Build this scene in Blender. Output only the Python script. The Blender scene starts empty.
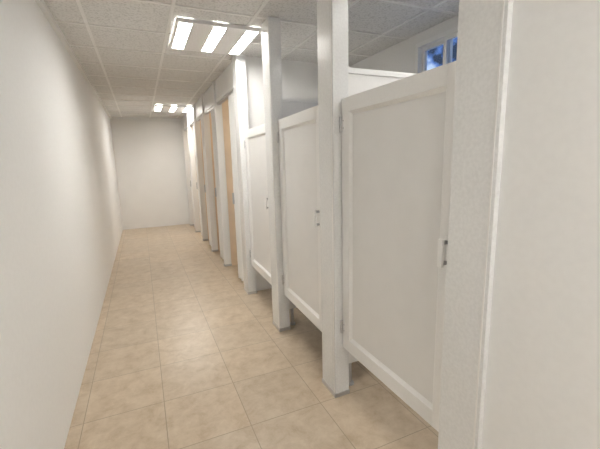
import bpy, bmesh, math
from mathutils import Matrix, Vector
S=bpy.context.scene
S.view_settings.view_transform='Standard'
S.view_settings.exposure=0.0

# ---------------- materials ----------------
def newmat(name):
    m=bpy.data.materials.new(name); m.use_nodes=True
    nt=m.node_tree; b=nt.nodes['Principled BSDF']; return m,nt,b
def plain(name,col,rough=0.4,metal=0,bump=0,bscale=60,spec=0.5,var=0.03):
    m,nt,b=newmat(name)
    b.inputs['Roughness'].default_value=rough; b.inputs['Metallic'].default_value=metal
    b.inputs['Specular IOR Level'].default_value=spec
    tc=nt.nodes.new('ShaderNodeTexCoord'); n=nt.nodes.new('ShaderNodeTexNoise'); n.inputs['Scale'].default_value=bscale
    nt.links.new(tc.outputs['Object'],n.inputs['Vector'])
    r=nt.nodes.new('ShaderNodeValToRGB'); r.color_ramp.elements[0].position=.35; r.color_ramp.elements[1].position=.65
    r.color_ramp.elements[0].color=tuple(c*(1-var) for c in col)+(1,); r.color_ramp.elements[1].color=tuple(min(1,c*(1+var)) for c in col)+(1,)
    nt.links.new(n.outputs['Fac'],r.inputs['Fac']); nt.links.new(r.outputs['Color'],b.inputs['Base Color'])
    if bump:
        bp=nt.nodes.new('ShaderNodeBump'); bp.inputs['Strength'].default_value=bump; bp.inputs['Distance'].default_value=.002
        nt.links.new(n.outputs['Fac'],bp.inputs['Height']); nt.links.new(bp.outputs['Normal'],b.inputs['Normal'])
    return m
M_white=plain('white_lacquer',(.90,.895,.88),.28,var=.01)
M_panel=plain('white_door_panel',(.83,.825,.81),.34,bump=.02,bscale=8,var=.01)
M_pil=plain('speckled_aluminium_white',(.85,.855,.85),.24,bump=.14,bscale=80,var=.03)
M_wall=plain('white_wall_panel',(.91,.90,.88),.12,bump=.02,bscale=3,var=.01)
M_wall2=plain('white_painted_wall',(.94,.94,.93),.6,bump=.02,bscale=40,var=.01)
M_part=plain('partition_white',(.86,.85,.83),.35,var=.01)
M_tan=plain('beige_partition',(.88,.71,.53),.45,var=.04,bscale=5)
M_metal=plain('brushed_metal',(.60,.60,.61),.35,metal=.7)
M_grey=plain('grey_plastic',(.42,.42,.43),.4)
M_tbar=plain('ceiling_bar',(.88,.87,.85),.5)

def floor_mat():
    m,nt,b=newmat('beige_floor_tile'); N=nt.nodes; L=nt.links
    tc=N.new('ShaderNodeTexCoord')
    br=N.new('ShaderNodeTexBrick'); br.offset=0; br.squash=1
    br.inputs['Scale'].default_value=1; br.inputs['Brick Width'].default_value=.45; br.inputs['Row Height'].default_value=.45
    br.inputs['Mortar Size'].default_value=.0028; br.inputs['Mortar Smooth'].default_value=.3
    br.inputs['Color1'].default_value=(.95,.95,.95,1); br.inputs['Color2'].default_value=(1.03,1.02,1.01,1); br.inputs['Mortar'].default_value=(1.0,1,1,1)
    L.new(tc.outputs['Object'],br.inputs['Vector'])
    n=N.new('ShaderNodeTexNoise'); n.inputs['Scale'].default_value=8; n.inputs['Detail'].default_value=10; n.inputs['Roughness'].default_value=.75; n.inputs['Distortion'].default_value=.3
    L.new(tc.outputs['Object'],n.inputs['Vector'])
    r=N.new('ShaderNodeValToRGB'); e=r.color_ramp.elements
    e[0].position=.32; e[0].color=(.48,.37,.25,1); e[1].position=.68; e[1].color=(.67,.565,.435,1)
    x=r.color_ramp.elements.new(.5); x.color=(.585,.475,.35,1)
    L.new(n.outputs['Fac'],r.inputs['Fac'])
    mx=N.new('ShaderNodeMix'); mx.data_type='RGBA'; mx.blend_type='MULTIPLY'; mx.inputs['Factor'].default_value=1
    L.new(r.outputs['Color'],mx.inputs['A']); L.new(br.outputs['Color'],mx.inputs['B'])
    m2=N.new('ShaderNodeMix'); m2.data_type='RGBA'; L.new(br.outputs['Fac'],m2.inputs['Factor'])
    L.new(mx.outputs['Result'],m2.inputs['A']); m2.inputs['B'].default_value=(.38,.30,.21,1)
    L.new(m2.outputs['Result'],b.inputs['Base Color'])
    b.inputs['Roughness'].default_value=.30; b.inputs['Specular IOR Level'].default_value=.5
    bp=N.new('ShaderNodeBump'); bp.inputs['Strength'].default_value=.25; bp.inputs['Distance'].default_value=.003; bp.invert=True
    L.new(br.outputs['Fac'],bp.inputs['Height'])
    bp2=N.new('ShaderNodeBump'); bp2.inputs['Strength'].default_value=.12; bp2.inputs['Distance'].default_value=.003
    L.new(n.outputs['Fac'],bp2.inputs['Height']); L.new(bp.outputs['Normal'],bp2.inputs['Normal']); L.new(bp2.outputs['Normal'],b.inputs['Normal'])
    return m
def ceil_mat():
    m,nt,b=newmat('mineral_ceiling_tile'); N=nt.nodes; L=nt.links
    tc=N.new('ShaderNodeTexCoord'); n=N.new('ShaderNodeTexNoise'); n.inputs['Scale'].default_value=70; n.inputs['Detail'].default_value=4
    L.new(tc.outputs['Object'],n.inputs['Vector'])
    r=N.new('ShaderNodeValToRGB'); e=r.color_ramp.elements; e[0].position=.36; e[0].color=(.64,.63,.61,1); e[1].position=.5; e[1].color=(.80,.79,.77,1)
    L.new(n.outputs['Fac'],r.inputs['Fac']); L.new(r.outputs['Color'],b.inputs['Base Color']); b.inputs['Roughness'].default_value=.9
    bp=N.new('ShaderNodeBump'); bp.inputs['Strength'].default_value=.2; bp.inputs['Distance'].default_value=.002; L.new(n.outputs['Fac'],bp.inputs['Height']); L.new(bp.outputs['Normal'],b.inputs['Normal'])
    return m
M_floor=floor_mat(); M_ceil=ceil_mat()
def emis(name,col,s):
    m,nt,b=newmat(name); b.inputs['Base Color'].default_value=(.9,.9,.9,1)
    b.inputs['Emission Color'].default_value=col+(1,); b.inputs['Emission Strength'].default_value=s; return m
M_lamp=emis('fluorescent_glow',(1,.975,.93),46)
M_stall_fill=emis('stall_fill_glow',(1,.975,.93),20)  # weaker glow for the added fill light over the stalls
M_shower_fill=emis('shower_fill_glow',(1,.88,.72),42)  # warm glow for the invented fill lamps in the shower bays
def glass():
    m,nt,b=newmat('window_glass'); b.inputs['Base Color'].default_value=(.9,.95,1,1); b.inputs['Roughness'].default_value=.02
    b.inputs['Transmission Weight'].default_value=1; b.inputs['IOR'].default_value=1.1; return m
M_glass=glass()

# ---------------- mesh builder ----------------
class MB:
    def __init__(s): s.bm=bmesh.new(); s.mats=[]
    def mi(s,m):
        if m not in s.mats: s.mats.append(m)
        return s.mats.index(m)
    def box(s,x0,x1,y0,y1,z0,z1,m):
        v=[s.bm.verts.new(p) for p in [(x0,y0,z0),(x1,y0,z0),(x1,y1,z0),(x0,y1,z0),(x0,y0,z1),(x1,y0,z1),(x1,y1,z1),(x0,y1,z1)]]
        i=s.mi(m)
        for f in [(0,3,2,1),(4,5,6,7),(0,1,5,4),(1,2,6,5),(2,3,7,6),(3,0,4,7)]:
            s.bm.faces.new([v[k] for k in f]).material_index=i
    def cyl(s,c,r,h,m,axis='Z',seg=14):
        rot=Matrix() if axis=='Z' else (Matrix.Rotation(math.pi/2,4,'Y') if axis=='X' else Matrix.Rotation(math.pi/2,4,'X'))
        g=bmesh.ops.create_cone(s.bm,cap_ends=True,segments=seg,radius1=r,radius2=r,depth=h,matrix=Matrix.Translation(c)@rot)
        i=s.mi(m)
        for f in {f for v in g['verts'] for f in v.link_faces}: f.material_index=i; 
    def prism(s,pts,z0,z1,m):
        i=s.mi(m); n=len(pts)
        a=[s.bm.verts.new((p[0],p[1],z0)) for p in pts]; b=[s.bm.verts.new((p[0],p[1],z1)) for p in pts]
        s.bm.faces.new(a[::-1]).material_index=i; s.bm.faces.new(b).material_index=i
        for k in range(n): s.bm.faces.new([a[k],a[(k+1)%n],b[(k+1)%n],b[k]]).material_index=i
    def quad(s,p,m):
        s.bm.faces.new([s.bm.verts.new(q) for q in p]).material_index=s.mi(m)
    def done(s,name,loc=(0,0,0),rz=0,bevel=0):
        bmesh.ops.recalc_face_normals(s.bm,faces=s.bm.faces)
        me=bpy.data.meshes.new(name); s.bm.to_mesh(me); s.bm.free()
        for m in s.mats: me.materials.append(m)
        o=bpy.data.objects.new(name,me); S.collection.objects.link(o); o.location=loc; o.rotation_euler=(0,0,rz)
        if bevel:
            md=o.modifiers.new('bevel','BEVEL'); md.width=bevel; md.segments=2; md.limit_method='ANGLE'
        return o
H=2.62; XL=-.52; XB=2.42; Y0=-2.2; Y1=9.4
# ---------------- shell ----------------
b=MB(); b.box(XL-.1,XB+.1,Y0-.1,Y1+.1,-.1,0,M_floor); b.done('floor')
b=MB(); b.box(XL-.1,XB+.1,Y0-.1,Y1+.1,H,H+.1,M_ceil); b.done('ceiling')
b=MB(); b.box(XL-.1,XL,Y0,Y1,0,H,M_wall2)
b.done('wall_left')
b=MB(); b.box(XL-.1,XB+.1,Y1,Y1+.1,0,H,M_wall); b.done('wall_far')
b=MB(); b.box(XL-.1,XB+.1,Y0-.1,Y0,0,H,M_wall2); b.done('wall_behind')
b=MB(); b.box(1.03,1.13,Y0,.77,0,H,M_wall2); b.done('wall_near_right')
WY0,WY1,WZ0,WZ1=1.1,2.74,1.92,2.53
b=MB()
b.box(XB,XB+.1,Y0,WY0,0,H,M_part); b.box(XB,XB+.1,WY1,Y1,0,H,M_part)
b.box(XB,XB+.1,WY0,WY1,0,WZ0,M_part); b.box(XB,XB+.1,WY0,WY1,WZ1,H,M_part)
b.done('wall_right')
# window
b=MB(); fw=.035
b.box(XB-.015,XB+.07,WY0,WY1,WZ1-fw,WZ1,M_white); b.box(XB-.015,XB+.07,WY0,WY1,WZ0,WZ0+fw,M_white)
b.box(XB-.015,XB+.07,WY0,WY0+fw,WZ0+fw,WZ1-fw,M_white); b.box(XB-.015,XB+.07,WY1-fw,WY1,WZ0+fw,WZ1-fw,M_white)
ym=2.40
for a,c,xo in ((WY0+fw,ym+.02,.0),(ym-.02,WY1-fw,.035)):
    s=.032; z0=WZ0+fw; z1=WZ1-fw; x0=XB+xo; x1=x0+.03
    b.box(x0,x1,a,c,z1-s,z1,M_white); b.box(x0,x1,a,c,z0,z0+s,M_white)
    b.box(x0,x1,a,a+s,z0+s,z1-s,M_white); b.box(x0,x1,c-s,c,z0+s,z1-s,M_white)
    b.box(x0+.012,x0+.016,a+s,c-s,z0+s,z1-s,M_glass)
b.done('window_1')
# ceiling grid
b=MB(); t=.012
y=Y0+.27
while y<Y1: b.box(XL,XB,y-t,y+t,H-.006,H,M_tbar); y+=.6
x=XL+.24
while x<XB: b.box(x-t,x+t,Y0,Y1,H-.0065,H,M_tbar); x+=.6
b.done('trim_ceiling_grid')
b=MB(); b.box(XL,1.03,Y1-.03,Y1,H-.05,H,M_white); b.box(XL,XL+.03,Y0,Y1-.03,H-.05,H,M_white); b.done('trim_cornice')
# ---------------- lights ----------------
def ceiling_light(xa,yc,M=None):
    b=MB(); M=M or M_lamp
    x0,x1=xa,xa+.68; y0,y1=yc-.36,yc+.36; zt=H-.007; zb=H-.035
    b.box(x0,x1,y0,y0+.025,zb,zt,M_white); b.box(x0,x1,y1-.025,y1,zb,zt,M_white)
    xs=[x0+.07,x0+.34,x0+.61]; hw=.050
    edges=[x0]+sum([[q-hw,q+hw] for q in xs],[])+[x1]
    for k in range(0,len(edges),2): b.box(edges[k],edges[k+1],y0+.025,y1-.025,zb,zt,M_tbar)
    for q in xs:
        b.box(q-hw,q+hw,y0+.025,y1-.025,H-.026,H-.016,M)
        for j in range(1,8):
            yy=y0+j*(y1-y0)/8; b.box(q-hw,q+hw,yy-.0015,yy+.0015,zb,H-.026,M_white)
    b.done('ceiling_light')
for yc in (3.42,7.7,-.6): ceiling_light(.36,yc)  # the last one, behind the camera, is added to light the near end
ceiling_light(1.45,1.25,M_stall_fill)  # unseen fixture added over the stalls to even out their light
# ---------------- pilasters / posts ----------------
XF=1.01; XD=1.06
posts=[(.77,.95),(1.80,1.98),(2.81,2.99),(3.83,4.01)]+[(5.10+1.0*k,5.17+1.0*k) for k in range(5)]
for i,(ya,yb) in enumerate(posts):
    tall=i>3
    b=MB(); b.box(XF,XF+.10,ya,yb,.03,H-.007,M_pil if not tall else M_white)
    b.box(XF-.004,XF+.104,ya-.004,yb+.004,0,.03,M_metal)
    if not tall: b.box(XF-.003,XF,ya+.012,ya+.018,.03,H-.007,M_part)
    b.done('stall_pilaster' if not tall else 'shower_post',bevel=.003)
    yc=(ya+yb)/2
    b=MB()
    if i<3:
        b.box(XF+.10,XB,yc-.015,yc+.015,.16,2.0,M_part)
        b.box(XF+.10,XB,yc-.022,yc+.022,2.0,2.03,M_white)
        for xx in (XF+.16,XB-.12):
            b.cyl((xx,yc,.08),.015,.16,M_metal); b.cyl((xx,yc,.006),.03,.012,M_metal)
    else:
        b.box(XF+.10,XB,yc-.02,yc+.02,0,H,M_part if i==3 else M_tan)
    b.done('stall_partition')
bays=[(posts[i][1],posts[i+1][0]) for i in range(3,len(posts)-1)]
for ya,yb in bays:
    b=MB()
    b.box(XF+.03,XF+.08,ya+.004,yb-.004,2.36,H-.007,M_part)
    b.box(XF+.02,XF+.09,ya+.004,yb-.004,2.33,2.36,M_white)
    b.done('shower_header')
b=MB(); b.box(XF+.03,XF+.08,posts[-1][1]+.005,Y1,0,H-.007,M_part); b.done('shower_end_panel')
# ---------------- stall doors ----------------
def stall_door(yh,w,ang,handle_z=1.14,zb=.345,zt=1.84):
    b=MB(); T=.040; s=.078; q=.016; d=.016
    b.box(0,T,-w,-w+s,zb,zt,M_white); b.box(0,T,-s,0,zb,zt,M_white)
    b.box(0,T,-w+s,-s,zt-s,zt,M_white); b.box(0,T,-w+s,-s,zb,zb+s,M_white)
    b.box(d,T-.012,-w+s-.002,-s+.002,zb+s-.002,zt-s+.002,M_panel)
    # sloped glazing bead round the panel
    ya,yb,za,zc=-w+s,-s,zb+s,zt-s; xo=.003; xi=d-.001
    o=[(xo,ya,za),(xo,yb,za),(xo,yb,zc),(xo,ya,zc)]; n=[(xi,ya+q,za+q),(xi,yb-q,za+q),(xi,yb-q,zc-q),(xi,ya+q,zc-q)]
    for k in range(4): b.quad([o[k],o[(k+1)%4],n[(k+1)%4],n[k]],M_white)
    for z in (zb+.14,zt-.14):
        b.cyl((-.008,-.004,z),.008,.085,M_metal)
        b.box(-.003,0,-.040,-.004,z-.035,z+.035,M_white)
        for dz in (-.02,.02): b.cyl((-.004,-.024,z+dz),.004,.003,M_grey,'X',8)
    hy=-w+.036
    b.box(-.006,0,hy-.013,hy+.013,handle_z-.06,handle_z+.06,M_white)
    b.box(-.034,-.006,hy-.007,hy+.007,handle_z+.034,handle_z+.048,M_grey)
    b.box(-.034,-.006,hy-.007,hy+.007,handle_z-.048,handle_z-.034,M_grey)
    b.box(-.042,-.030,hy-.011,hy+.011,handle_z-.055,handle_z+.055,M_white)
    return b.done('stall_door',loc=(XD,yh,0),rz=ang,bevel=.003)
for i in range(0,3):
    yh=posts[i+1][0]-.006; w=yh-posts[i][1]-.008
    stall_door(yh,w,[0,-math.radians(2.0),-math.radians(1.5)][i])
# ---------------- folding shower doors ----------------
for ya,yb in bays:
    b=MB(); ys=0.012; n=6; L=.36
    fr=[];bk=[]
    for k in range(n+1):
        yy=ys+L*k/n; xx=.0 if k%2==0 else .04
        fr.append((xx,yy)); bk.append((xx+.012,yy))
    b.prism(fr+bk[::-1],.03,2.30,M_white)
    b.box(.005,.05,.004,yb-ya-.004,2.30,2.328,M_metal)
    b.box(.0,.03,ys+L,ys+L+.03,.03,2.30,M_white)
    b.box(-.02,0,ys+L+.008,ys+L+.022,1.0,1.14,M_metal)
    b.done('folding_door',loc=(XF+.03,ya,0))
    b=MB(); yc=(ya+yb)/2-.15
    b.cyl((1.7,yc,H-.022),.11,.03,M_white,seg=32); b.cyl((1.7,yc,H-.045),.09,.02,M_shower_fill,seg=32)
    b.done('shower_fill_lamp')  # invented lamp, added to brighten the beige shower interior

# world
w=bpy.data.worlds.new('World'); S.world=w; w.use_nodes=True; nt=w.node_tree; bg=nt.nodes['Background']
tc=nt.nodes.new('ShaderNodeTexCoord'); n=nt.nodes.new('ShaderNodeTexNoise'); n.inputs['Scale'].default_value=22; n.inputs['Detail'].default_value=5
r=nt.nodes.new('ShaderNodeValToRGB'); e=r.color_ramp.elements; e[0].position=.42; e[0].color=(.05,.07,.12,1); e[1].position=.6; e[1].color=(.60,.75,1,1)
m_=r.color_ramp.elements.new(.5); m_.color=(.14,.26,.62,1)
nt.links.new(tc.outputs['Generated'],n.inputs['Vector']); nt.links.new(n.outputs['Fac'],r.inputs['Fac']); nt.links.new(r.outputs['Color'],bg.inputs['Color'])
bg.inputs['Strength'].default_value=1.0
# camera
cd=bpy.data.cameras.new('camera'); cam=bpy.data.objects.new('camera',cd); S.collection.objects.link(cam)
cd.sensor_width=36; cd.sensor_fit='HORIZONTAL'; cd.lens=355/600*36; cd.clip_start=.01
R=Vector((.9133,-.4063,-.0254)).normalized(); F=Vector((.3962,.9015,-.1737)).normalized(); U=R.cross(F).normalized(); R=F.cross(U)
m=Matrix((R,U,-F)).transposed().to_4x4(); m.translation=(0,0,1.5); cam.matrix_world=m
S.camera=cam
